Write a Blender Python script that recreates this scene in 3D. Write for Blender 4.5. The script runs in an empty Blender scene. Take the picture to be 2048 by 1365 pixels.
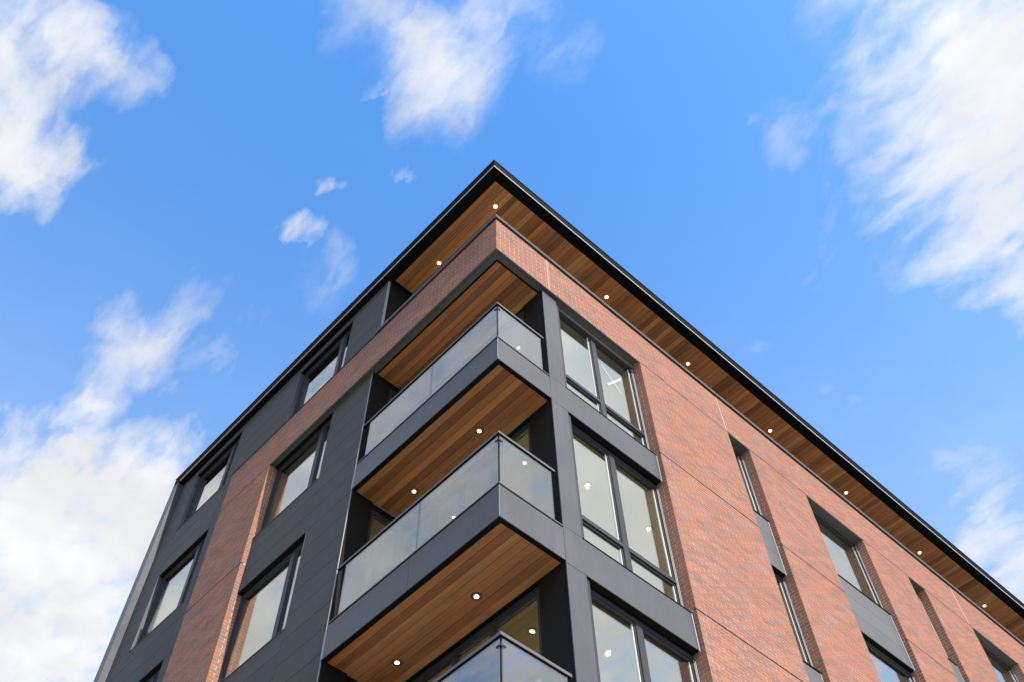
import bpy, math, random
import numpy as np
from mathutils import Matrix, Vector

random.seed(7)
scn = bpy.context.scene
COL = scn.collection
ZO = 15.70                      # height of the brick lintel line above the pavement
S = 3.05                        # storey height

# ------------------------------------------------------------------ camera
F, YAW, PIT, ROL = 1910.34, 0.7996367, 1.0607233, -0.0285946
CAM = Vector((-5.35376, -5.74381, -14.09843 + ZO))
d_ = Vector((math.cos(PIT)*math.cos(YAW), math.cos(PIT)*math.sin(YAW), math.sin(PIT)))
r_ = Vector((math.sin(YAW), -math.cos(YAW), 0))
u_ = r_.cross(d_)
R1 = r_*math.cos(ROL) + u_*math.sin(ROL)
U1 = u_*math.cos(ROL) - r_*math.sin(ROL)
cd = bpy.data.cameras.new('camera')
cam = bpy.data.objects.new('camera', cd); COL.objects.link(cam)
m = Matrix((R1, U1, -d_)).transposed().to_4x4(); m.translation = CAM
cam.matrix_world = m
cd.sensor_width = 36.0; cd.sensor_fit = 'HORIZONTAL'
cd.lens = F/2048*36.0
cd.shift_x = 11.86/2048; cd.shift_y = -184.1/2048
cd.clip_start = 0.05; cd.clip_end = 6000
scn.camera = cam

# ------------------------------------------------------------------ sun
SUN_EL, SUN_AZ = math.radians(45.0), math.radians(-93.5)     # azimuth from +X, counter-clockwise
sdir = Vector((math.cos(SUN_EL)*math.cos(SUN_AZ), math.cos(SUN_EL)*math.sin(SUN_AZ), math.sin(SUN_EL)))
sl = bpy.data.lights.new('sun', 'SUN'); sl.energy = 5.0; sl.angle = math.radians(0.55); sl.color = (1.0, 0.97, 0.93)
sun = bpy.data.objects.new('sun', sl); COL.objects.link(sun)
sun.rotation_euler = sdir.to_track_quat('Z', 'Y').to_euler(); sun.location = (0, -40, 60)

# ------------------------------------------------------------------ view
scn.view_settings.view_transform = 'Standard'; scn.view_settings.look = 'None'
scn.view_settings.exposure = 0.6; scn.view_settings.gamma = 1.0
scn.view_settings.use_curve_mapping = False
scn.render.engine = 'CYCLES'
scn.cycles.max_bounces = 7; scn.cycles.transparent_max_bounces = 16
scn.cycles.sample_clamp_indirect = 6.0

# ------------------------------------------------------------------ world: sky with clouds
W = bpy.data.worlds.new('World'); scn.world = W; W.use_nodes = True
nt = W.node_tree; nt.nodes.clear()
def N(t, **kw):
    n = nt.nodes.new(t)
    for k, v in kw.items(): setattr(n, k, v)
    return n
def L(a, b): nt.links.new(a, b)
def setin(n, i, v):
    if isinstance(v, bpy.types.NodeSocket): L(v, n.inputs[i])
    else: n.inputs[i].default_value = v
def MA(op, a, b=None, c=None, clamp=False):
    n = N('ShaderNodeMath', operation=op); n.use_clamp = clamp
    setin(n, 0, a)
    if b is not None: setin(n, 1, b)
    if c is not None: setin(n, 2, c)
    return n.outputs[0]
def VM(op, a, b=None, scale=None, out=0):
    n = N('ShaderNodeVectorMath', operation=op)
    setin(n, 0, a)
    if b is not None: setin(n, 1, b)
    if scale is not None: n.inputs['Scale'].default_value = scale
    return n.outputs[out]
def NOISE(vec, scale, detail=6, rough=.55, dist=0.0, out='Fac'):
    n = N('ShaderNodeTexNoise'); L(vec, n.inputs['Vector'])
    n.inputs['Scale'].default_value = scale; n.inputs['Detail'].default_value = detail
    n.inputs['Roughness'].default_value = rough; n.inputs['Distortion'].default_value = dist
    return n.outputs[out]
def SMOOTH(x, a, b):
    n = N('ShaderNodeMapRange', interpolation_type='SMOOTHSTEP'); L(x, n.inputs[0])
    n.inputs[1].default_value = a; n.inputs[2].default_value = b
    n.inputs[3].default_value = 0; n.inputs[4].default_value = 1
    return n.outputs[0]
tc = N('ShaderNodeTexCoord')
DIR = VM('NORMALIZE', tc.outputs['Generated'])
sky = N('ShaderNodeTexSky', sky_type='NISHITA'); sky.sun_disc = False
sky.sun_elevation = SUN_EL; sky.sun_rotation = math.pi/2 - SUN_AZ
sky.air_density = 1.0; sky.dust_density = 0.6; sky.ozone_density = 1.6; sky.altitude = 100
hs = N('ShaderNodeHueSaturation'); hs.inputs['Saturation'].default_value = 1.30; hs.inputs['Value'].default_value = 3.55
L(sky.outputs[0], hs.inputs['Color'])
# clouds: (direction, angular size, amount); those in the view first, then unseen ones round the dome, most added for the glass reflections
BLOBS = [(-0.090,0.557,0.826,0.036,1.5),(-0.112,0.475,0.873,0.033,0.85),(-0.074,0.453,0.888,0.026,0.50),(-0.142,0.508,0.850,0.014,0.45),(-0.042,0.532,0.846,0.015,0.40),(-0.069,0.508,0.858,0.018,0.16),(0.095,0.263,0.960,0.037,0.40),(0.176,0.271,0.946,0.041,0.48),(0.158,0.235,0.959,0.040,0.26),(0.176,0.190,0.966,0.030,0.30),(0.190,0.302,0.934,0.026,0.30),(0.137,0.330,0.934,0.011,0.50),(0.250,0.173,0.953,0.023,0.30),(0.496,-0.080,0.864,0.049,0.36),(0.534,0.013,0.846,0.044,0.36),(0.602,0.014,0.799,0.049,0.36),(0.573,-0.075,0.816,0.051,0.36),(0.514,-0.135,0.847,0.038,0.60),(0.643,0.009,0.766,0.039,0.36),(0.479,-0.012,0.878,0.028,0.20),(0.460,0.063,0.886,0.019,0.22),(0.437,0.082,0.896,0.009,0.30),(0.125,0.652,0.748,0.033,0.42),(0.098,0.619,0.780,0.024,0.36),(0.126,0.594,0.794,0.026,0.24),(0.111,0.675,0.729,0.008,0.45),(0.205,0.652,0.730,0.014,0.45),(0.181,0.668,0.722,0.014,0.35),(0.168,0.606,0.778,0.015,0.35),(0.105,0.635,0.766,0.028,0.12),(0.167,0.755,0.634,0.074,1.5),(0.098,0.743,0.662,0.036,0.6),(0.176,0.800,0.573,0.085,1.6),(0.190,0.716,0.672,0.030,0.6),(0.202,0.687,0.698,0.018,0.35),(0.217,0.469,0.856,0.015,0.22),(0.169,0.465,0.869,0.012,0.45),(0.157,0.422,0.893,0.008,0.50),(0.217,0.370,0.903,0.007,0.30),(0.158,0.556,0.816,0.020,0.12),(0.221,0.495,0.840,0.026,0.08),(0.644,0.194,0.740,0.026,0.15),(0.704,0.153,0.693,0.027,0.12),(0.762,0.160,0.628,0.041,0.45),(0.789,0.173,0.589,0.032,0.60),(0.674,0.017,0.738,0.021,0.20)]
BLOBS += [(.523,.089,.848,.010,.16),(.542,.112,.833,.012,.16),(.557,.150,.817,.013,.15),(.566,.180,.804,.014,.13),(.575,.222,.788,.015,.10)]
def azel(az, el, s, a):
    az, el = math.radians(az), math.radians(el)
    return (math.cos(el)*math.cos(az), math.cos(el)*math.sin(az), math.sin(el), s, a)
for az, el, s_, a_ in ((-20,46,.15,1.1),(-40,53,.20,1.5),(-56,42,.20,1.4),(-78,58,.17,.8),(-88,36,.22,.9),
                       (-128,50,.13,.5),(165,48,.12,.5),(126,47,.17,1.25),(111,36,.15,1.2),(-20,25,.16,.7),(-60,20,.2,.7),(40,14,.2,.7)):
    BLOBS.append(azel(az, el, s_, a_))
# ragged outlines: the directions are stirred by turbulence before the clouds are laid out
nz = NOISE(VM('MULTIPLY', DIR, (1.5, .8, 1.0)), 12.0, 5, .62, .2, 'Color')
warp = VM('SCALE', VM('SUBTRACT', nz, (.5, .5, .5)), scale=.095)
DW = VM('ADD', DIR, warp)
cover = None
for (x, y, z, s_, a_) in BLOBS:
    w_ = s_*2.0
    v = N('ShaderNodeVectorMath', operation='MULTIPLY_ADD'); L(DW, v.inputs[0])
    v.inputs[1].default_value = (1/w_,)*3; v.inputs[2].default_value = (-x/w_, -y/w_, -z/w_)
    g = N('ShaderNodeTexGradient', gradient_type='SPHERICAL'); L(v.outputs[0], g.inputs[0])
    g = MA('MULTIPLY', g.outputs['Fac'], a_) if cover is None else MA('MULTIPLY_ADD', g.outputs['Fac'], a_, cover)
    cover = g
sep = N('ShaderNodeSeparateXYZ'); L(DIR, sep.inputs[0])
zz = MA('MAXIMUM', sep.outputs[2], .12)
cmb = N('ShaderNodeCombineXYZ')
for i in range(3): L(zz, cmb.inputs[i])
P2 = VM('DIVIDE', DIR, cmb.outputs[0])
fbm = NOISE(VM('MULTIPLY', P2, (1.35, .85, 1.0)), 9.0, 7, .56, .4)
streak = NOISE(VM('MULTIPLY', VM('ADD', P2, warp), (3.6, 1.0, 1.0)), 8.0, 5, .55, .3)
tex = SMOOTH(MA('MULTIPLY_ADD', fbm, .62, MA('MULTIPLY', streak, .38)), .36, .68)
# solid in the heart of a cloud, torn to wisps towards its rim
raw = MA('MULTIPLY', cover, MA('MULTIPLY_ADD', tex, 1.75, MA('MULTIPLY', MA('MINIMUM', cover, 1.0), .42)))
dens = MA('SUBTRACT', 1.0, MA('POWER', 2.718, MA('MULTIPLY', raw, -1.75)))
# thin veil that thickens towards the horizon
veil = SMOOTH(sep.outputs[2], .96, .35)
dens2 = MA('MAXIMUM', dens, MA('MULTIPLY', veil, .46))
cosun = VM('DOT_PRODUCT', DIR, tuple(sdir), out=1)
glow = MA('POWER', MA('MAXIMUM', cosun, 0.0), 5.0)
cl = MA('MULTIPLY', MA('MULTIPLY_ADD', glow, 5.0, 8.4), MA('MULTIPLY_ADD', SMOOTH(NOISE(P2, 7.0, 4, .55), .35, .7), .14, .90))
cc = N('ShaderNodeVectorMath', operation='SCALE'); cc.inputs[0].default_value = (.98, .985, 1.0); L(cl, cc.inputs['Scale'])
mx = N('ShaderNodeMix', data_type='RGBA'); L(dens2, mx.inputs[0]); L(hs.outputs[0], mx.inputs[6]); L(cc.outputs[0], mx.inputs[7])
bg = N('ShaderNodeBackground'); L(mx.outputs[2], bg.inputs[0]); bg.inputs[1].default_value = 0.076
wo = N('ShaderNodeOutputWorld'); L(bg.outputs[0], wo.inputs[0])
W.cycles.sampling_method = 'MANUAL'; W.cycles.sample_map_resolution = 512

# ------------------------------------------------------------------ materials
def mat(name):
    M = bpy.data.materials.new(name); M.use_nodes = True
    global nt
    nt = M.node_tree
    b = nt.nodes['Principled BSDF']
    return M, b
def ramp(x, stops):
    n = N('ShaderNodeValToRGB'); L(x, n.inputs[0])
    e = n.color_ramp.elements
    while len(e) < len(stops): e.new(.5)
    for el, (p, c) in zip(e, stops): el.position = p; el.color = (*c, 1)
    return n.outputs[0]
def bump(b, h, strength, dist=.01):
    n = N('ShaderNodeBump'); n.inputs['Strength'].default_value = strength; n.inputs['Distance'].default_value = dist
    L(h, n.inputs['Height']); L(n.outputs[0], b.inputs['Normal'])
def mixc(f, a, b, blend='MIX'):
    n = N('ShaderNodeMix', data_type='RGBA'); n.blend_type = blend
    setin(n, 0, f); 
    for i, v in ((6, a), (7, b)):
        if isinstance(v, bpy.types.NodeSocket): L(v, n.inputs[i])
        else: n.inputs[i].default_value = (*v, 1)
    return n.outputs[2]
def pos(): return N('ShaderNodeNewGeometry').outputs['Position']

def metal_paint(name, col, rough, var=.18, streak=.0, spec=.5, ior=1.3):
    M, b = mat(name)
    p = pos()
    n1 = NOISE(p, 1.3, 5, .6); n2 = NOISE(VM('MULTIPLY', p, (6, 6, .6)), 2.5, 4, .6)
    f = MA('MULTIPLY_ADD', MA('SUBTRACT', n1, .5), var*2, MA('MULTIPLY_ADD', MA('SUBTRACT', n2, .5), var+streak, 1.0))
    oi = N('ShaderNodeObjectInfo'); f = MA('MULTIPLY', f, MA('MULTIPLY_ADD', oi.outputs['Random'], .12, .94))
    c = N('ShaderNodeVectorMath', operation='SCALE'); c.inputs[0].default_value = col; L(f, c.inputs['Scale'])
    L(c.outputs[0], b.inputs['Base Color'])
    b.inputs['Specular IOR Level'].default_value = spec; b.inputs['IOR'].default_value = ior
    L(MA('MULTIPLY_ADD', MA('SUBTRACT', n1, .5), .25, rough), b.inputs['Roughness'])
    bump(b, NOISE(p, 2.2, 2, .5), .18, .02)
    return M
M_char = metal_paint('charcoal_metal', (.078, .076, .081), .38, .22, .15, ior=1.3)
M_side = metal_paint('charcoal_board', (.070, .064, .061), .6, .14, ior=1.2)
M_black = metal_paint('black_metal', (.008, .0078, .0078), .55, ior=1.15)
M_frame = metal_paint('window_frame_metal', (.045, .044, .047), .42, ior=1.25)
M_grey = metal_paint('grey_soffit_metal', (.110, .106, .096), .55, .25)
M_fin = metal_paint('fin_metal', (.085, .085, .087), .34, .30)
M_trim = metal_paint('bright_trim_and_sunlit_edge', (.58, .56, .53), .4)  # real trims, plus frame edges whose sunlight is put into this pale colour
M_cop = metal_paint('coping_metal', (.10, .10, .105), .4)
M_pan = metal_paint('spandrel_metal', (.108, .105, .105), .5)
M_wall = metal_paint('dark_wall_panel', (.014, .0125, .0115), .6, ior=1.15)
M_fasc = metal_paint('roof_fascia_black', (.0065, .0062, .0066), .6, spec=.5, ior=1.1)
M_paint = metal_paint('white_paint', (.62, .61, .55), .7, .04)
M_floor = metal_paint('room_floor', (.28, .22, .16), .6, .1)
M_deck = metal_paint('deck_concrete', (.30, .29, .27), .8, .15)
M_lin = metal_paint('sunlit_corner_metal', (.30, .285, .265), .5, .1)  # sunlight on the loggia corner strip, put into a paler base colour
M_drip = metal_paint('pale_drip_metal', (.66, .62, .60), .45, .05)
M_tape = metal_paint('white_tape', (.40, .45, .49), .5, .03)
M_light_j = metal_paint('pale_sealant', (.62, .55, .48), .8, .05)

def brick_mat():
    M, b = mat('red_brick')
    at = N('ShaderNodeAttribute'); at.attribute_name = 'tint'; t = at.outputs['Fac']
    p = pos()
    base = ramp(t, [(0, (0.210, 0.111, 0.080)), (.13, (0.245, 0.132, 0.098)), (.28, (0.276, 0.117, 0.076)), (.5, (0.315, 0.127, 0.078)), (.68, (0.292, 0.123, 0.082)), (.86, (0.335, 0.140, 0.085)), (.93, (0.237, 0.137, 0.108)), (1, (0.206, 0.103, 0.074))])
    n1 = NOISE(p, 70, 5, .65); n2 = NOISE(p, 9, 4, .6); n3 = NOISE(p, 1.1, 4, .6)
    f = MA('MULTIPLY_ADD', MA('SUBTRACT', n1, .5), .25, MA('MULTIPLY_ADD', MA('SUBTRACT', n2, .5), .25, MA('MULTIPLY_ADD', MA('SUBTRACT', n3, .5), .30, 1.0)))
    s = N('ShaderNodeVectorMath', operation='SCALE'); L(base, s.inputs[0]); L(f, s.inputs['Scale'])
    # pale bloom of lime here and there
    bl = SMOOTH(NOISE(p, 4.0, 6, .7, .5), .58, .8)
    L(mixc(MA('MULTIPLY', bl, .12), s.outputs[0], (.42, .34, .27)), b.inputs['Base Color'])
    b.inputs['Roughness'].default_value = .88; b.inputs['Specular IOR Level'].default_value = .25
    bump(b, n1, .12, .003)
    return M
M_brick = brick_mat()
def mortar_mat():
    M, b = mat('lime_mortar')
    p = pos(); n1 = NOISE(p, 60, 4, .6); n2 = NOISE(p, 2.2, 4, .6)
    c = ramp(MA('MULTIPLY_ADD', n1, .5, MA('MULTIPLY', n2, .5)), [(.3, (.46, .38, .29)), (.7, (.64, .54, .42))])
    L(c, b.inputs['Base Color']); b.inputs['Roughness'].default_value = .95
    bump(b, n1, .2, .003)
    return M
M_mortar = mortar_mat()
def wood_mat():
    M, b = mat('cedar_plank')
    oi = N('ShaderNodeObjectInfo'); r = oi.outputs['Random']
    p = VM('ADD', pos(), VM('SCALE', N('ShaderNodeCombineXYZ').outputs[0], scale=1.0))
    cb = N('ShaderNodeCombineXYZ'); L(MA('MULTIPLY', r, 37.0), cb.inputs[0]); L(MA('MULTIPLY', r, 91.0), cb.inputs[1])
    p = VM('ADD', pos(), cb.outputs[0])
    g = NOISE(VM('MULTIPLY', p, (42, 1.3, 1)), 1.0, 6, .62, 1.2)
    g2 = NOISE(VM('MULTIPLY', p, (7, .55, 1)), 1.0, 4, .55, .8)
    base = ramp(r, [(0, (0.231, 0.087, 0.026)), (.18, (0.551, 0.217, 0.066)), (.34, (0.355, 0.131, 0.037)), (.52, (0.620, 0.277, 0.092)), (.68, (0.213, 0.091, 0.034)), (.84, (0.578, 0.207, 0.055)), (1, (0.394, 0.164, 0.059))])
    gr = MA('MULTIPLY_ADD', MA('SUBTRACT', g, .5), 1.0, MA('MULTIPLY_ADD', MA('SUBTRACT', g2, .5), .9, 1.0))
    s = N('ShaderNodeVectorMath', operation='SCALE'); L(base, s.inputs[0]); L(gr, s.inputs['Scale'])
    kn = SMOOTH(NOISE(VM('MULTIPLY', p, (9, 2.2, 1)), 1.0, 3, .5, 1.5), .70, .80)
    L(mixc(MA('MULTIPLY', kn, .55), s.outputs[0], (.10, .042, .016)), b.inputs['Base Color'])
    b.inputs['Roughness'].default_value = .55; b.inputs['Specular IOR Level'].default_value = .35
    bump(b, g, .25, .003)
    return M
M_wood = wood_mat()
def glass_mat(name, base, tint, glos=(1, 1, 1)):
    M, b = mat(name)
    nt.nodes.remove(b)
    out = nt.nodes['Material Output']
    tr = N('ShaderNodeBsdfTransparent'); tr.inputs[0].default_value = (*tint, 1)
    gl = N('ShaderNodeBsdfGlossy'); gl.inputs['Roughness'].default_value = 0.0; gl.inputs[0].default_value = (*glos, 1)
    # very slight waviness of the pane
    n = N('ShaderNodeBump'); n.inputs['Strength'].default_value = .02; n.inputs['Distance'].default_value = .02
    L(NOISE(pos(), 1.7, 2, .5), n.inputs['Height']); L(n.outputs[0], gl.inputs['Normal'])
    lw = N('ShaderNodeLayerWeight'); lw.inputs[0].default_value = .5
    f = MA('MULTIPLY_ADD', MA('POWER', lw.outputs['Facing'], 5.0), 1-base, base)
    mx = N('ShaderNodeMixShader'); L(f, mx.inputs[0]); L(tr.outputs[0], mx.inputs[1]); L(gl.outputs[0], mx.inputs[2])
    L(mx.outputs[0], out.inputs[0])
    return M
M_glass = glass_mat('coated_window_glass', .32, (.93, .95, .80), (.97, .98, 1.0))
M_bglass = glass_mat('balcony_glass', .21, (.74, .79, .79), (.96, .98, 1.0))
def emis(name, col, st):
    M, b = mat(name)
    b.inputs['Base Color'].default_value = (.9, .85, .7, 1)
    b.inputs['Emission Color'].default_value = (*col, 1); b.inputs['Emission Strength'].default_value = st
    return M
M_lamp = emis('lamp_lens', (1.0, .74, .40), 5.0)
def concrete(name, c0, c1, sc):
    M, b = mat(name)
    p = pos(); n = NOISE(p, sc, 7, .6)
    L(ramp(n, [(.3, c0), (.7, c1)]), b.inputs['Base Color']); b.inputs['Roughness'].default_value = .9
    bump(b, NOISE(p, 40, 3), .3, .01)
    return M
M_pave = concrete('paving_concrete', (.18, .172, .155), (.25, .24, .22), .8)
M_asph = concrete('asphalt', (.045, .045, .047), (.065, .064, .063), 1.2)
M_ground = concrete('dry_ground', (.13, .125, .095), (.18, .17, .135), .15)

# ------------------------------------------------------------------ mesh helpers
FACES = ((0, 3, 2, 1), (4, 5, 6, 7), (0, 1, 5, 4), (1, 2, 6, 5), (2, 3, 7, 6), (3, 0, 4, 7))
def boxes_mesh(name, boxes, zo=ZO):
    V, Fc = [], []
    for (x0, x1, y0, y1, z0, z1) in boxes:
        if x0 > x1: x0, x1 = x1, x0
        if y0 > y1: y0, y1 = y1, y0
        if z0 > z1: z0, z1 = z1, z0
        b = len(V)
        V += [(x0, y0, z0+zo), (x1, y0, z0+zo), (x1, y1, z0+zo), (x0, y1, z0+zo), (x0, y0, z1+zo), (x1, y0, z1+zo), (x1, y1, z1+zo), (x0, y1, z1+zo)]
        Fc += [tuple(b+i for i in f) for f in FACES]
    me = bpy.data.meshes.new(name); me.from_pydata(V, [], Fc); me.update()
    return me
def link(name, me, material, parent=None, loc=None, label=None):
    o = bpy.data.objects.new(name, me)
    if material and me is not None and not me.materials: me.materials.append(material)
    COL.objects.link(o)
    if parent: o.parent = parent
    if loc: o.location = loc
    if label: o['label'] = label
    return o
def part(name, boxes, material, parent, label=None):
    if isinstance(boxes, tuple): boxes = [boxes]
    return link(name, boxes_mesh(name, boxes), material, parent, None, label)
def cyl_mesh(name, r0, r1, h, n=20, zo=0):
    """ring (r1>0: inner radius) or disc, extruded down by h"""
    V, Fc = [], []
    if r1 <= 0:
        for k in range(n): a = 2*math.pi*k/n; V += [(r0*math.cos(a), r0*math.sin(a), 0), (r0*math.cos(a), r0*math.sin(a), -h)]
        Fc.append(tuple(2*k for k in range(n))); Fc.append(tuple(2*k+1 for k in reversed(range(n))))
        for k in range(n): j = (k+1) % n; Fc.append((2*k, 2*k+1, 2*j+1, 2*j))
    else:
        for k in range(n):
            a = 2*math.pi*k/n; c, s = math.cos(a), math.sin(a)
            V += [(r0*c, r0*s, 0), (r0*.93*c, r0*.93*s, -h), (r1*1.12*c, r1*1.12*s, -h), (r1*c, r1*s, 0)]
        for k in range(n):
            j = (k+1) % n
            for q in range(4): Fc.append((4*k+q, 4*k+(q+1) % 4, 4*j+(q+1) % 4, 4*j+q))
    me = bpy.data.meshes.new(name); me.from_pydata(V, [], Fc); me.update()
    return me
# facade frames: (u along the facade, d depth behind the brick face, z)
def R(u0, u1, d0, d1, z0, z1): return (u0, u1, d0, d1, z0, z1)
def Lf(u0, u1, d0, d1, z0, z1): return (d0, d1, u0, u1, z0, z1)

GZ = -ZO      # ground in lintel coordinates
XE = 26.0     # far end of the long facade
YE = 11.45    # far end of the short facade

# ------------------------------------------------------------------ setting
def sheet(name, x0, x1, y0, y1, z, material):
    me = bpy.data.meshes.new(name); me.from_pydata([(x0, y0, z), (x1, y0, z), (x1, y1, z), (x0, y1, z)], [], [(0, 1, 2, 3)]); me.update()
    o = link(name, me, material); o['kind'] = 'structure'; return o
sheet('ground', -2500, 2500, -2500, 2500, -.140, M_ground)
rd = sheet('road', -2500, 2500, -22, -12.0, -.130, M_asph)
pv = link('pavement', boxes_mesh('pavement', [(-9, 60, -12.0, 60, -.139, 0)], 0), M_pave); pv['kind'] = 'structure'

# ------------------------------------------------------------------ the building
B = bpy.data.objects.new('apartment_building', None); COL.objects.link(B)
B['label'] = 'modern corner apartment building of red brick and charcoal cladding with timber soffits'
B['category'] = 'building'

# ---- brick wall: mortar body + bricks
CH, BL, JT, RC = .0618, .216, .0098, .0034      # course height, brick module, joint, mortar recess
HG = .016
SLITS = [(5.951, 6.577), (11.73, 12.34), (17.52, 18.13), (23.30, 23.92)]
WIDES = [(8.316, 10.172), (14.11, 15.957), (19.90, 21.75)]
OPEN = sorted(SLITS + WIDES)
PIERS = []; u = 3.522
for a, b_ in OPEN: PIERS.append((u, a)); u = b_
PIERS.append((u, XE))
LP = (6.46, 8.13)        # brick pillar on the short facade
zs_groups = []           # (z of the lowest course bottom, number of courses)
z = 0.0; zs_groups.append((0.0, 17))
GROOVES = []
top = 0.0
for n in (39, 49, 49, 49, 49):
    g1 = top; g0 = top - .020; GROOVES.append((g0, g1)); top = g0 - n*CH
    zs_groups.append((top, n))
BT = 17*CH               # top of the brick band
bricks = []              # (x0,x1,y0,y1,z0,z1,face)
def run(Fm, a, b, zc, odd, closeL=True, closeR=True, dep=.098, face='r', cornerstart=False):
    """one course from a to b"""
    u = a; first = True; k = 0
    while u < b - .02:
        ln = BL
        if first and odd: ln = BL/2
        e = min(u + ln, b + JT)
        if b + JT - e < .05: e = b + JT
        dd = dep
        last = e >= b
        if first and closeL and odd: dd = .19
        if last and closeR and odd: dd = .19
        u1 = min(e - JT, b)
        off = random.uniform(-.0012, .0012)
        bx = Fm(u, u1, off, dd, zc + JT/2, zc + CH - JT/2)
        bricks.append((*bx, face))
        if not odd:
            if first and closeL: bricks.append((*Fm(u, min(u+.098, u1), .108, .19, zc+JT/2, zc+CH-JT/2), face))
            if last and closeR: bricks.append((*Fm(max(u, u1-.098), u1, .108, .19, zc+JT/2, zc+CH-JT/2), face))
        u = e; first = False
for gi, (z0, n) in enumerate(zs_groups):
    for c in range(n):
        zc = z0 + c*CH; odd = c % 2 == 1
        if zc + CH < GZ: continue
        if gi == 0:
            # band wrapping the corner
            if odd:
                run(R, 0, XE, zc, False, False, True, face='r'); run(Lf, .108, LP[1], zc, False, False, True, face='l')
            else:
                run(Lf, 0, LP[1], zc, False, False, True, face='l'); run(R, .108, XE, zc, False, False, True, face='r')
        else:
            for a, b_ in PIERS: run(R, a, b_, zc, odd, True, True, face='r')
            run(Lf, LP[0], LP[1], zc, odd, True, True, face='l')
mort = [R(RC, XE, RC, .20, .004, BT-.002), Lf(.2, LP[1]-RC, RC, .20, .004, BT-.002)]
for a, b_ in PIERS: mort.append(R(a+RC, b_-RC, RC, .20, GZ, .003))
mort.append(Lf(LP[0]+RC, LP[1]-RC, RC, .20, GZ, .003))
wall = part('brick_wall', mort, M_mortar, B, 'red brick wall with pale mortar wrapping the corner')
# movement joints: dark horizontal grooves, pale vertical sealant lines
gv = []
for (g0, g1) in GROOVES:
    for a, b_ in PIERS: gv.append(R(a+.001, b_-.001, .0006, .05, g0+.001, g1-.002))
    gv.append(Lf(LP[0]+.001, LP[1]-.001, .0006, .05, g0+.001, g1-.002))
for i, g in enumerate(gv): part('movement_joint', g, M_black, wall)
for x in (1.245, 5.935, 14.03, 21.8): part('sealant_joint', R(x-.004, x+.006, -.002, .02, .006, BT-.006), M_light_j, wall)
# the 300 bricks that show largest are objects of their own
def project(p):
    q = p - CAM; w = q.dot(d_)
    return (.5 + (F*q.dot(R1)/w - 11.86)/2048, .5*1365/2048 + (-F*q.dot(U1)/w - 184.1)/2048, w)
def shown(b):
    x0, x1, y0, y1, z0, z1, f = b
    if f == 'r': pts = [Vector((x, y0, z+ZO)) for x, z in ((x0, z0), (x1, z0), (x1, z1), (x0, z1))]
    else: pts = [Vector((x0, y, z+ZO)) for y, z in ((y0, z0), (y1, z0), (y1, z1), (y0, z1))]
    pr = [project(p) for p in pts]
    if any(not (0.002 < a < .998 and 0.002 < c < .664) for a, c, w in pr): return 0
    if (y0 if f == 'r' else x0) > .05: return 0
    A = 0
    for i in range(4): A += pr[i][0]*pr[(i+1) % 4][1] - pr[(i+1) % 4][0]*pr[i][1]
    return abs(A)
areas = [shown(b) for b in bricks]
order = sorted(range(len(bricks)), key=lambda i: -areas[i])
own = set(order[:300])
def brick_mesh(bs, tints, zo):
    me = boxes_mesh('bricks', [b[:6] for b in bs], zo)
    at = me.attributes.new('tint', 'FLOAT', 'FACE')
    at.data.foreach_set('value', np.repeat(np.array(tints, np.float32), 6))
    me.materials.append(M_brick)
    return me
rest = [b for i, b in enumerate(bricks) if i not in own]
ro = link('remaining_bricks', brick_mesh(rest, [random.random() for _ in rest], ZO), None, wall); ro['kind'] = 'stuff'
cache = {}
for i in sorted(own):
    x0, x1, y0, y1, z0, z1, f = bricks[i]
    key = (round(x1-x0, 3), round(y1-y0, 3), round(z1-z0, 4), random.randrange(9))
    if key not in cache:
        cache[key] = brick_mesh([(-(x1-x0)/2, (x1-x0)/2, -(y1-y0)/2, (y1-y0)/2, -(z1-z0)/2, (z1-z0)/2)], [random.random()], 0)
    link('brick', cache[key], None, wall, ((x0+x1)/2, (y0+y1)/2, (z0+z1)/2+ZO))

# ---- coping on top of the brick band (parapet of the roof terrace)
cp = part('parapet_coping', [R(-.04, XE, -.04, .26, BT+.012, BT+.072), Lf(.26, 3.40, -.04, .26, BT+.012, BT+.072)], M_cop, B)
part('coping_edge', [R(-.044, XE, -.044, -.0405, BT+.050, BT+.074), Lf(-.0405, 3.40, -.044, -.0405, BT+.050, BT+.074)], M_pan, cp)
part('coping_bracket', [R(-.015, XE, -.012, .2, BT-.004, BT+.0115), Lf(.2, 3.40, -.012, .2, BT-.004, BT+.0115)], M_black, cp)
part('brick_flashing', Lf(3.401, LP[1]+.005, -.012, .2, BT-.004, BT+.014), M_black, B)

# ---- steel lintel plate under the band
lt = part('lintel_plate', [R(.010, 3.50, .012, .155, -.014, -.001), Lf(.156, LP[0]-.004, .012, .155, -.014, -.001)], M_grey, B)
part('shadow_gap', [R(.156, 1.139, .156, .191, -.010, -.002), Lf(.192, 3.43, .156, .191, -.010, -.002)], M_black, lt)
part('lintel_angle', [R(.004, 3.52, .004, .0115, -.018, .003), Lf(.012, LP[0], .004, .0115, -.018, .003)], M_grey, lt)
part('lintel_joint', [R(.03, 3.50, .050, .056, -.0165, -.0145), Lf(.06, LP[0]-.004, .050, .056, -.0165, -.0145)], M_black, lt)
for a, b_ in OPEN: part('opening_soffit', R(a+.003, b_-.003, .008, .175, -.016, -.001), M_grey, B)

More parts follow.
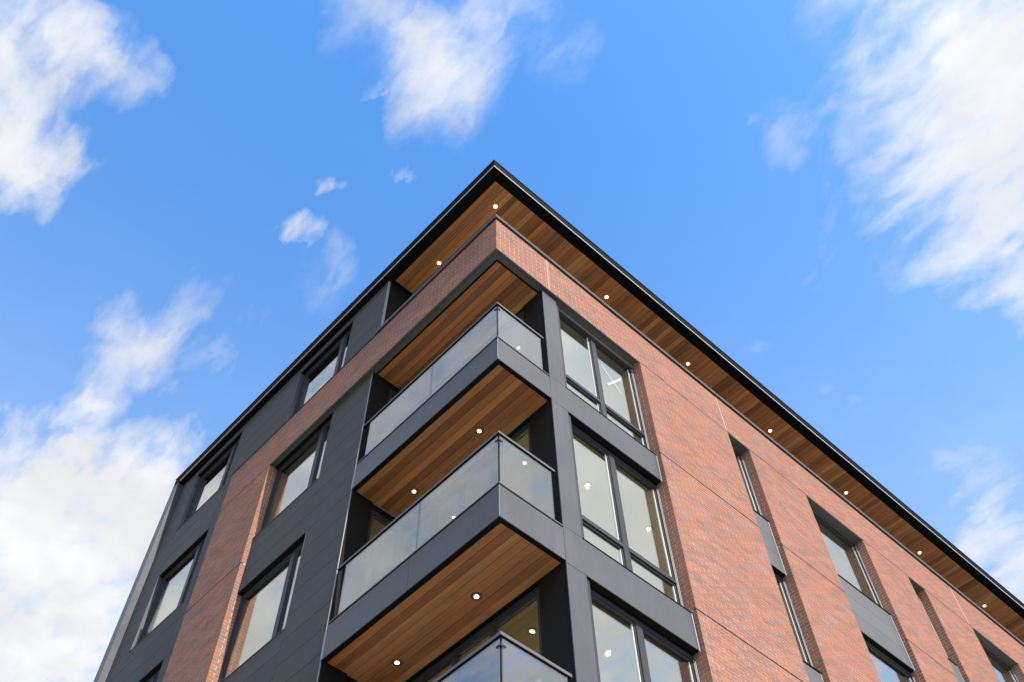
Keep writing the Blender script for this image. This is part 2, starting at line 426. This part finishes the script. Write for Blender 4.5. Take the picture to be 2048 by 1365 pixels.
# ---- timber planks helper: boards run along Y
plank_cache = {}
def planks(parent, x0, x1, y0, y1, z, w=.1225, name='plank'):
    n = max(1, round((x1-x0)/w)); w = (x1-x0)/n
    key = (round(w, 4), round(y1-y0, 3))
    if key not in plank_cache:
        g = .006; hw, hl = w/2-g/2, (y1-y0)/2
        ch = .004
        V = []
        for zz_, ins in ((.018, 0), (.004, 0), (0, ch)):
            V += [(-hw+ins, -hl, zz_), (hw-ins, -hl, zz_), (hw-ins, hl, zz_), (-hw+ins, hl, zz_)]
        Fc = [(0, 1, 2, 3), (11, 10, 9, 8)]
        for lv in (0, 4):
            for k in range(4): j = (k+1) % 4; Fc.append((lv+k, lv+4+k, lv+4+j, lv+j))
        me = bpy.data.meshes.new('plank'); me.from_pydata(V, [], Fc); me.update(); me.materials.append(M_wood)
        plank_cache[key] = me
    for k in range(n):
        link(name, plank_cache[key], None, parent, (x0 + w*(k+.5), (y0+y1)/2, z + ZO + random.uniform(0, .0015)))

# ---- loggia: top soffit
ls = part('loggia_soffit', [R(.156, 1.30, .156, 3.44, .020, .30)], M_black, B)
planks(ls, .192, 1.165, .195, 3.40, -.004)

# ---- metal pier on the long facade
PX0, PX1, PY = 1.14, 1.467, .07
pier = part('pier', [(PX0, PX1, PY+.012, .55, GZ, -.017)], M_wall, B)
zj = [-.02]
for k in range(1, 5): zj += [-2.49-(k-1)*S, -3.07-(k-1)*S]
zj.append(GZ)
for a, b_ in zip(zj[:-1], zj[1:]):
    if a - b_ < .7: continue       # the spandrel panel runs over the pier here
    part('pier_panel', (PX0+.002, PX1, PY, PY+.0115, b_+.005, a-.005), M_char, pier)
part('edge_trim', [(PX0-.004, PX0+.0015, PY-.001, PY+.012, GZ, -.02)], M_pan, pier)

# ---- windows
def window(Fm, u0, u1, z0, z1, parent, mull=None, trans=None, fd=.19, side='r', sill=True):
    """u0<u1 opening; outer frame at depth fd; mull = list of mullion spans; trans = transom height span"""
    fw = .050; t = .09
    fr = [Fm(u0, u0+fw, fd, fd+t, z0, z1), Fm(u1-fw, u1, fd, fd+t, z0, z1), Fm(u0+fw, u1-fw, fd, fd+t, z1-.07, z1), Fm(u0+fw, u1-fw, fd, fd+t, z0, z0+fw)]
    w = part('window', fr, M_frame, parent)
    us = [u0+fw]; 
    for a, b_ in (mull or []):
        part('mullion', Fm(a, b_, fd-.004, fd+t-.004, z0+fw+.001, z1-.071), M_frame, w)
        us += [a, b_]
    us.append(u1-fw)
    zs = [(z0+fw, z1-.07)]
    if trans: zs = [(z0+fw, trans[0]), (trans[1], z1-.07)]
    for i in range(0, len(us), 2):
        a, b_ = us[i], us[i+1]
        if trans: part('transom', Fm(a+.001, b_-.001, fd-.010, fd+t-.006, trans[0], trans[1]), M_frame, w)
        for (q0, q1) in zs:
            s1, s2 = .032, .016
            d1, d2 = fd+.014, fd+.026
            part('sash', [Fm(a+.001, a+s1, d1, d1+.04, q0+.001, q1-.001), Fm(b_-s1, b_-.001, d1, d1+.04, q0+.001, q1-.001),
                          Fm(a+s1, b_-s1, d1, d1+.04, q1-s1, q1-.001), Fm(a+s1, b_-s1, d1, d1+.04, q0+.001, q0+s1)], M_frame, w)
            for bx in (Fm(a+s1+.0005, a+s1+s2, d2, d2+.02, q0+s1, q1-s1), Fm(b_-s1-s2, b_-s1-.0005, d2, d2+.02, q0+s1, q1-s1)): part('glazing_bead', bx, M_trim if side == 'r' else M_frame, w)  # beads on the long facade are coloured pale to look sunlit
            part('pane', Fm(a+s1+s2*.6, b_-s1-s2*.6, d2+.008, d2+.016, q0+s1*.8, q1-s1*.8), M_glass, w)
    # outer frame edge strips; on the long facade their sunlight is a pale colour
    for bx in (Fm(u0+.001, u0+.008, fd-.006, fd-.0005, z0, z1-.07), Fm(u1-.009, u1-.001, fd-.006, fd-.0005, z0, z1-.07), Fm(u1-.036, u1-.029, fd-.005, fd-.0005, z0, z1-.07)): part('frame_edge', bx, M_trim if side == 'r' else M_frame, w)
    if sill: part('sill', Fm(u0+.004, u1-.004, .085, fd-.001, z0-.012, z0+.006), M_black, w)
    return w
def spandrel(u0, u1, z0, z1, parent, boards=3):
    """metal clad panel between windows on the long facade"""
    p = part('spandrel', R(u0+.010, u1-.028, .112, .30, z0, z1-.006), M_black, parent)
    h = (z1-z0)/boards
    for k in range(boards): part('panel', R(u0+.010, u1-.030, .100, .1115, z0+k*h+.0025, z0+(k+1)*h-.0025), M_pan, p)
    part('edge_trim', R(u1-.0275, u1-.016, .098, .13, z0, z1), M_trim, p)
    part('cap_flashing', R(u0+.006, u1-.020, .088, .19, z1+.001, z1+.010), M_black, p)
for a, b_ in OPEN:
    for k in range(3):
        zt = -.017 - k*S if k == 0 else -3.06-(k-1)*S
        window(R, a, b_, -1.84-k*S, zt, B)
        spandrel(a, b_, -3.055-k*S, -1.853-k*S, B)
    part('opening_panel', R(a+.005, b_-.005, .12, .3, GZ, -3.06-2*S), M_pan, B)

# big windows beside the pier with metal spandrels
for k in range(4):
    zt = -.017 if k == 0 else -3.075-(k-1)*S
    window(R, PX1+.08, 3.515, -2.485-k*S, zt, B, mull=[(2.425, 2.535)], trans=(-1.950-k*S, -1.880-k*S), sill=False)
    jm = part('window_jamb', [R(PX1, PX1+.079, .10, .28, -2.49-k*S, zt)], M_frame, B)
    sp = part('spandrel', R(PX1-.325, 3.488, PY+.0125, .30, -3.073-k*S, -2.487-k*S), M_black, B)
    part('panel', R(PX0+.002, 3.490, PY-.001, PY+.012, -3.068-k*S, -2.492-k*S), M_char, sp)
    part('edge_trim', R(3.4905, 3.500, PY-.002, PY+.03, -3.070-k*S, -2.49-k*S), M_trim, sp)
    part('cap_flashing', R(PX1+.004, 3.496, PY-.010, .19, -2.4915-k*S, -2.482-k*S), M_black, sp)

# ---- balconies
def balcony(k):
    zt, zb = -2.535-k*S, -3.045-k*S
    b = part('balcony', [(.082, 1.30, .082, 3.44, zb+.028, zt-.06)], M_deck, B)
    part('fascia_panel', [(.070, .0815, .0815, 1.708, zb, zt)], M_char, b)
    part('fascia_panel', [(.070, .0815, 1.714, 3.375, zb, zt)], M_char, b)
    part('fascia_panel', [(.070, PX0-.010, .070, .0813, zb, zt)], M_char, b)
    part('corner_bead', [(.0685, .0705, .0685, .0705, zb, zt)], M_trim, b)
    part('soffit_border', [(.0825, PX0-.003, .0825, .148, zb+.004, zb+.0275), (.0825, .158, .149, 3.40, zb+.004, zb+.0275)], M_black, b)
    part('shadow_gap', (1.1375, 1.2995, .150, 3.40, zb+.012, zb+.0275), M_black, b)
    planks(b, .160, 1.137, .150, 3.395, zb+.010)
    # base channel of the glass
    part('base_channel', [(.066, .112, .066, 3.345, zt+.004, zt+.030), (.1125, 1.125, .066, .112, zt+.004, zt+.030)], M_black, b)
    part('channel_edge', [(.060, .0655, .060, 3.345, zt+.018, zt+.034), (.066, 1.125, .060, .0655, zt+.018, zt+.034)], M_pan, b)
    rz = -1.600-k*S
    part('glass_panel', (.084, .094, .100, 1.612, zt+.031, rz-.004), M_bglass, b)
    part('glass_panel', (.084, .094, 1.624, 3.195, zt+.031, rz-.004), M_bglass, b)
    part('glass_panel', (.104, 1.002, .084, .094, zt+.031, rz-.004), M_bglass, b)
    part('glass_edge', [(.083, .095, 3.1955, 3.201, zt+.031, rz-.004), (1.0025, 1.008, .083, .095, zt+.031, rz-.004), (.083, .095, 1.6125, 1.6145, zt+.031, rz-.004)], M_pan, b)
    part('corner_post', [(.086, .096, .086, .0965, zt+.031, rz-.004)], M_black, b)
    hr = part('handrail', [(.066, .112, .066, 3.385, rz, rz+.036), (.1125, 1.065, .066, .112, rz, rz+.036)], M_pan, b)
    part('rail_underside', [(.070, .108, .070, 3.38, rz-.006, rz-.0005), (.1085, 1.06, .070, .108, rz-.006, rz-.0005)], M_black, b)
    part('glass_clamp', [(.076, .104, .076, .150, rz-.115, rz-.095), (.1045, .150, .076, .104, rz-.115, rz-.095)], M_frame, b)
for k in range(3): balcony(k)

# ---- loggia walls and glazed doors behind the balconies
for k in range(4):
    zc, zf = (.018 if k == 0 else -3.015-(k-1)*S), -2.60-k*S
    lw = part('loggia_wall', [(.46, 1.30, 3.44, 3.55, zc-.12, zc), (.107, .50, 3.415, 3.55, zf, zc)], M_wall, B)
    dw = part('sliding_door', [(1.19, 1.27, .551, .635, zf, zc-.03), (1.19, 1.27, 3.36, 3.439, zf, zc-.03), (1.19, 1.27, .636, 3.359, zc-.12, zc-.03), (1.19, 1.27, .636, 3.359, zf, zf+.07)], M_frame, B)
    ys = [.636, 1.395, 1.46, 2.10, 2.17, 2.72, 2.79, 3.359]
    for i in (1, 3, 5): part('stile', (1.195, 1.265, ys[i], ys[i+1], zf+.071, zc-.121), M_frame, dw)
    for i in (0, 2, 4, 6): part('pane', (1.225, 1.235, ys[i]+.001, ys[i+1]-.001, zf+.071, zc-.121), M_glass, dw)
    sw = part('side_window', [(.501, .56, 3.44, 3.52, zf, zc-.121), (1.06, 1.18, 3.44, 3.52, zf, zc-.121), (.561, 1.059, 3.44, 3.52, zc-.19, zc-.121)], M_frame, B)
    part('pane', (.561, 1.059, 3.475, 3.485, zf, zc-.191), M_glass, sw)

# ---- charcoal board cladding on the short facade
DP = .095; BH = .413
sd = part('cladding_wall', [Lf(3.50, 4.575, DP+.014, .19, GZ, -.018), Lf(LP[1]+.002, 8.645, DP+.014, .19, GZ, 3.22), Lf(10.485, 11.19, DP+.014, .19, GZ, 3.22),
                            Lf(8.646, 10.484, DP+.014, .19, 3.02, 3.22), Lf(3.50, 8.131, DP+.014, .19, 3.02, 3.22),
                            Lf(3.50, 4.60, DP+.014, .19, BT+.02, 3.019), Lf(6.46, 8.131, DP+.014, .19, BT+.02, 3.019)], M_black, B,
          'charcoal board cladding beside the brick pillar')
bcache = {}
def boards(u0, u1, z0, z1, ref, parent):
    """boards between z0 and z1, joints on ref + n*BH"""
    n0 = math.floor((z0-ref)/BH); z = ref + n0*BH
    while z < z1 - .004:
        a, b_ = max(z, z0), min(z+BH, z1)
        if b_ - a > .03:
            key = (round(u1-u0, 3), round(b_-a, 3))
            if key not in bcache:
                hu, hz = (u1-u0)/2, (b_-a)/2
                bcache[key] = boxes_mesh('board', [(-.006, .006, -hu+.0015, hu-.0015, -hz+.0035, hz-.0035)], 0); bcache[key].materials.append(M_side)
            link('board', bcache[key], None, parent, (DP+.006+random.uniform(0, .001), (u0+u1)/2, (a+b_)/2+ZO))
        z += BH
ZB = -3.045
boards(3.445, 4.575, -9.2, -.02, ZB, sd)
boards(3.445, 4.60, BT+.02, 3.225, 1.836, sd)
boards(4.60, 6.46, 3.015, 3.225, 1.836, sd)
boards(6.46, 8.645, BT+.02, 3.225, 1.836, sd)
boards(8.645, 10.485, 3.015, 3.225, 1.836, sd)
boards(10.485, 11.19, -9.2, 3.225, ZB, sd)
boards(LP[1]+.004, 8.645, -9.2, BT+.01, ZB, sd)
part('lower_cladding', [Lf(3.445, 4.57, DP, DP+.013, GZ, -9.21), Lf(LP[1]+.004, 8.64, DP, DP+.013, GZ, -9.21), Lf(10.49, 11.18, DP, DP+.013, GZ, -9.21)], M_side, sd)
part('edge_trim', [Lf(3.434, 3.4445, DP-.003, DP+.05, GZ, -.02), Lf(3.434, 3.4445, DP-.003, DP+.05, BT+.08, 3.225)], M_lin, sd)  # paler colour here stands in for sun on the edge
part('corner_lining', [Lf(3.428, 3.4985, DP+.051, .30, GZ, -.02)], M_lin, sd)
# windows in the cladding: (u0,u1,z0,z1)
def clad_window(u0, u1, z0, z1, brick_left=False):
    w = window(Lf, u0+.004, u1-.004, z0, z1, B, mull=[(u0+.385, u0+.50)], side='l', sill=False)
    ln = [Lf(u0-.004, u0+.003, DP, .19, z0, z1)]
    if not brick_left: ln.append(Lf(u1-.003, u1+.006, DP, .19, z0, z1))
    for bx in ln: part('jamb_lining', bx, M_char, w)
    part('head_lining', Lf(u0+.0035, u1-.0035, DP+.02, .189, z1-.006, z1-.001), M_black, w)
    part('opening_trim', [Lf(u0-.007, u0-.0045, DP-.004, DP+.01, z0, z1), Lf(u0, u1-.002, DP-.012, .189, z0-.008, z0-.0005)], M_pan, w)
for k in range(3):
    clad_window(4.578, LP[0]-.002, -1.842-k*S, (-.017 if k == 0 else -3.058-(k-1)*S), True)
    clad_window(8.648, 10.482, -1.835-k*S, .005-k*S)
    boards(4.578, LP[0]-.006, -3.053-k*S, -1.852-k*S, ZB-k*S+.0, sd)
    part('spandrel_core', Lf(4.58, LP[0]-.006, DP+.014, .28, -3.053-k*S, -1.853-k*S), M_black, sd)
    boards(8.648, 10.482, -3.044-k*S, -1.846-k*S, ZB-k*S, sd)
    part('spandrel_core', Lf(8.65, 10.48, DP+.014, .28, -3.043-k*S, -1.848-k*S), M_black, sd)
part('spandrel_core', [Lf(4.58, LP[0]-.006, DP, .28, GZ, -3.06-2*S), Lf(8.65, 10.48, DP, .28, GZ, -3.05-2*S)], M_side, sd)
clad_window(4.603, 6.457, BT+.035, 3.010)
clad_window(8.648, 10.482, 1.254, 3.010)
boards(8.648, 10.482, .010, 1.243, ZB+S+.0, sd)
part('spandrel_core', Lf(8.65, 10.48, DP+.014, .28, .012, 1.242), M_black, sd)

# ---- top storey set back behind the terrace
part('terrace_wall', [(1.65, XE, 1.75, 1.9, .45, 3.24), (.111, 1.65, 3.44, 3.56, .45, 3.24)], M_wall, B)
part('roof_terrace', [(.205, XE, .205, 1.74, .30, .44), (.205, 1.64, 1.741, 3.44, .30, .44)], M_deck, B)

# ---- roof
RX, RY, ZD, ZT = -.041, -.005, 3.245, 3.521
rf = part('roof', [(RX+.02, XE, RY+.02, YE-.02, ZD+.03, ZT-.01)], M_black, B)
part('fascia', [(RX, RX+.0195, RY, YE, ZD+.004, ZT)], M_fasc, rf)
part('fascia', [(RX+.0196, XE, RY, RY+.0195, ZD+.004, ZT)], M_fasc, rf)
part('drip_edge', [(RX-.008, RX-.0005, RY-.008, YE-.32, ZD+.000, ZD+.020), (RX, XE, RY-.008, RY-.0005, ZD+.000, ZD+.020)], M_drip, rf)
part('roof_cap', [(RX-.012, RX+.10, RY-.012, YE+.01, ZT+.001, ZT+.028), (RX+.101, XE, RY-.012, RY+.10, ZT+.001, ZT+.028)], M_fasc, rf)
part('soffit_border', [(RX+.02, .197, RY+.02, 11.19, ZD+.006, ZD+.029), (.1975, XE, RY+.02, .219, ZD+.006, ZD+.029), (.1975, 1.66, 3.365, 3.44, ZD+.006, ZD+.029)], M_fasc, rf)
planks(rf, .199, 1.30, .221, 3.362, ZD+.008)
planks(rf, 1.30, XE, .221, 1.75, ZD+.008, w=.1235)

# ---- fin that closes the short facade
fn = part('end_fin', [(RX+.012, .19, 11.215, YE-.012, GZ, ZD-.01)], M_black, B)
part('fin_face', (RX, RX+.0115, 11.2035, YE, GZ, ZD+.0035), M_char, fn)
zj = [ZD-.002, 1.4, -1.65, -4.7, -7.75, GZ]
for a, b_ in zip(zj[:-1], zj[1:]): part('fin_return', (RX+.0005, DP+.013, 11.203, 11.2145, b_+.003, a-.003), M_fin, fn)

# ---- rooms: floor slabs, ceilings, partition walls (seen through the glass)
for k in range(-1, 3):
    zc = .10 - (k+0)*S if k >= 0 else 3.16
    top_ = zc + .30
    if k == -1: continue
    part('floor_slab', [(1.31, XE, .285, 6.0, zc, top_), (.285, 6.0, 6.001, 11.18, zc, top_), (.285, 1.309, 3.56, 6.0, zc, top_)], M_paint, B)
part('floor_slab', [(1.31, XE, .285, 6.0, -9.05, -8.8), (.285, 6.0, 6.001, 11.18, -9.05, -8.8), (.285, 1.309, 3.56, 6.0, -9.05, -8.8)], M_floor, B)
iw = [(6.0, XE, 6.001, 6.1, -8.8, 3.2), (6.001, 6.1, 6.1, 11.18, -8.8, 3.2), (.285, 6.0, 11.181, 11.2, -8.8, 3.2)]
for x in (5.3, 7.4, 10.9, 13.2, 16.7, 19.0, 22.5): iw.append((x, x+.12, .29, 6.0, -8.8, .09))
iw.append((.29, 6.0, 7.3, 7.42, -8.8, 3.2))
part('partition', iw, M_paint, B)
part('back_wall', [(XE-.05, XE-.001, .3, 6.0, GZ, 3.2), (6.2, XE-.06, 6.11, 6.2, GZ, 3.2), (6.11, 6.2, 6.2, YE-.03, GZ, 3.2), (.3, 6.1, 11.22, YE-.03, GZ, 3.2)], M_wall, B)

# ------------------------------------------------------------------ recessed downlights
ring_b, lens_b = cyl_mesh('trim_ring', .074, .031, .006, 24), cyl_mesh('lens', .028, 0, .009, 20)
ring_s, lens_s = cyl_mesh('trim_ring', .050, .036, .006, 24), cyl_mesh('lens', .033, 0, .012, 20)
ring_b.materials.append(M_grey); ring_s.materials.append(M_trim)
lens_b.materials.append(M_lamp); lens_s.materials.append(M_lamp)
def downlight(x, y, z, big, label, group):
    e = bpy.data.objects.new('downlight', None); COL.objects.link(e); e.location = (x, y, z+ZO)
    e['label'] = label; e['category'] = 'light'; e['group'] = group
    link('trim_ring', ring_b if big else ring_s, None, e, (0, 0, -.0005)); link('lens', lens_b if big else lens_s, None, e, (0, 0, -.002))
ZR = ZD + .008
gr = 'downlights in the roof eave soffit'
downlight(.58, .635, ZR, False, 'lit round downlight in the timber eave right at the roof corner', gr)
downlight(.60, 2.41, ZR, False, 'lit round downlight in the timber eave above the shaded brick band', gr)
ordw = ['first', 'second', 'third', 'fourth', 'fifth', 'sixth']
for i, x in enumerate((3.81, 6.42, 9.29, 12.19, 15.25, 18.19)):
    downlight(x, .635, ZR, False, 'lit round downlight in the timber eave over the sunlit wall, %s after the corner one' % ordw[i], gr)
gb = 'downlights in the balcony soffits'
downlight(.77, 1.25, -.004, True, 'lit downlight in the topmost timber loggia ceiling, partly behind the top glass rail', gb)
for k, nm in ((1, 'topmost'), (2, 'middle')):
    zb = -3.045 - (k-1)*S + .010
    downlight(.765, 1.235, zb, True, 'lit downlight in the timber underside of the %s balcony, nearer the corner' % nm, gb)
    downlight(.82, 2.80, zb, True, 'lit downlight in the timber underside of the %s balcony, farther from the corner' % nm, gb)
gi_ = 'room downlights seen through the big windows'
for x, y, z, lab in ((2.785, .955, -2.95, 'lit room downlight behind the left pane of the middle big window'), (4.17, .954, -2.95, 'lit room downlight behind the right pane of the middle big window'), (2.76, .944, -6.0, 'lit room downlight behind the left pane of the lowest big window')):
    downlight(x, y, z-.001, True, lab, gi_)
    pl = bpy.data.lights.new('downlight_beam', 'SPOT'); pl.energy = 45; pl.color = (1.0, .9, .72); pl.spot_size = math.radians(150); pl.spot_blend = .6; pl.shadow_soft_size = .04
    po = bpy.data.objects.new('downlight_beam', pl); COL.objects.link(po); po.location = (x, y, z+ZO-.02)

# ------------------------------------------------------------------ tape cross stuck on a pane
def strip(p, q, w, y, t=.002):
    p, q = Vector(p), Vector(q); d = (q-p).normalized(); n = Vector((-d.y, d.x))*w/2
    V = []
    for yy in (y-t, y):
        for c in (p-n, q-n, q+n, p+n): V.append((c.x, yy, c.y+ZO))
    me = bpy.data.meshes.new('tape_strip'); me.from_pydata(V, [], [tuple(f) for f in FACES]); me.update(); return me
tp = bpy.data.objects.new('tape_cross', None); COL.objects.link(tp)
tp['label'] = 'pale tape cross stuck on the right pane of the topmost big window'; tp['category'] = 'tape'
gy = .19+.026+.008-.0005
link('tape_strip', strip((2.66, -.66), (3.08, -1.12), .022, gy), M_tape, tp)
link('tape_strip', strip((2.74, -1.16), (3.15, -.65), .040, gy-.0022), M_tape, tp)
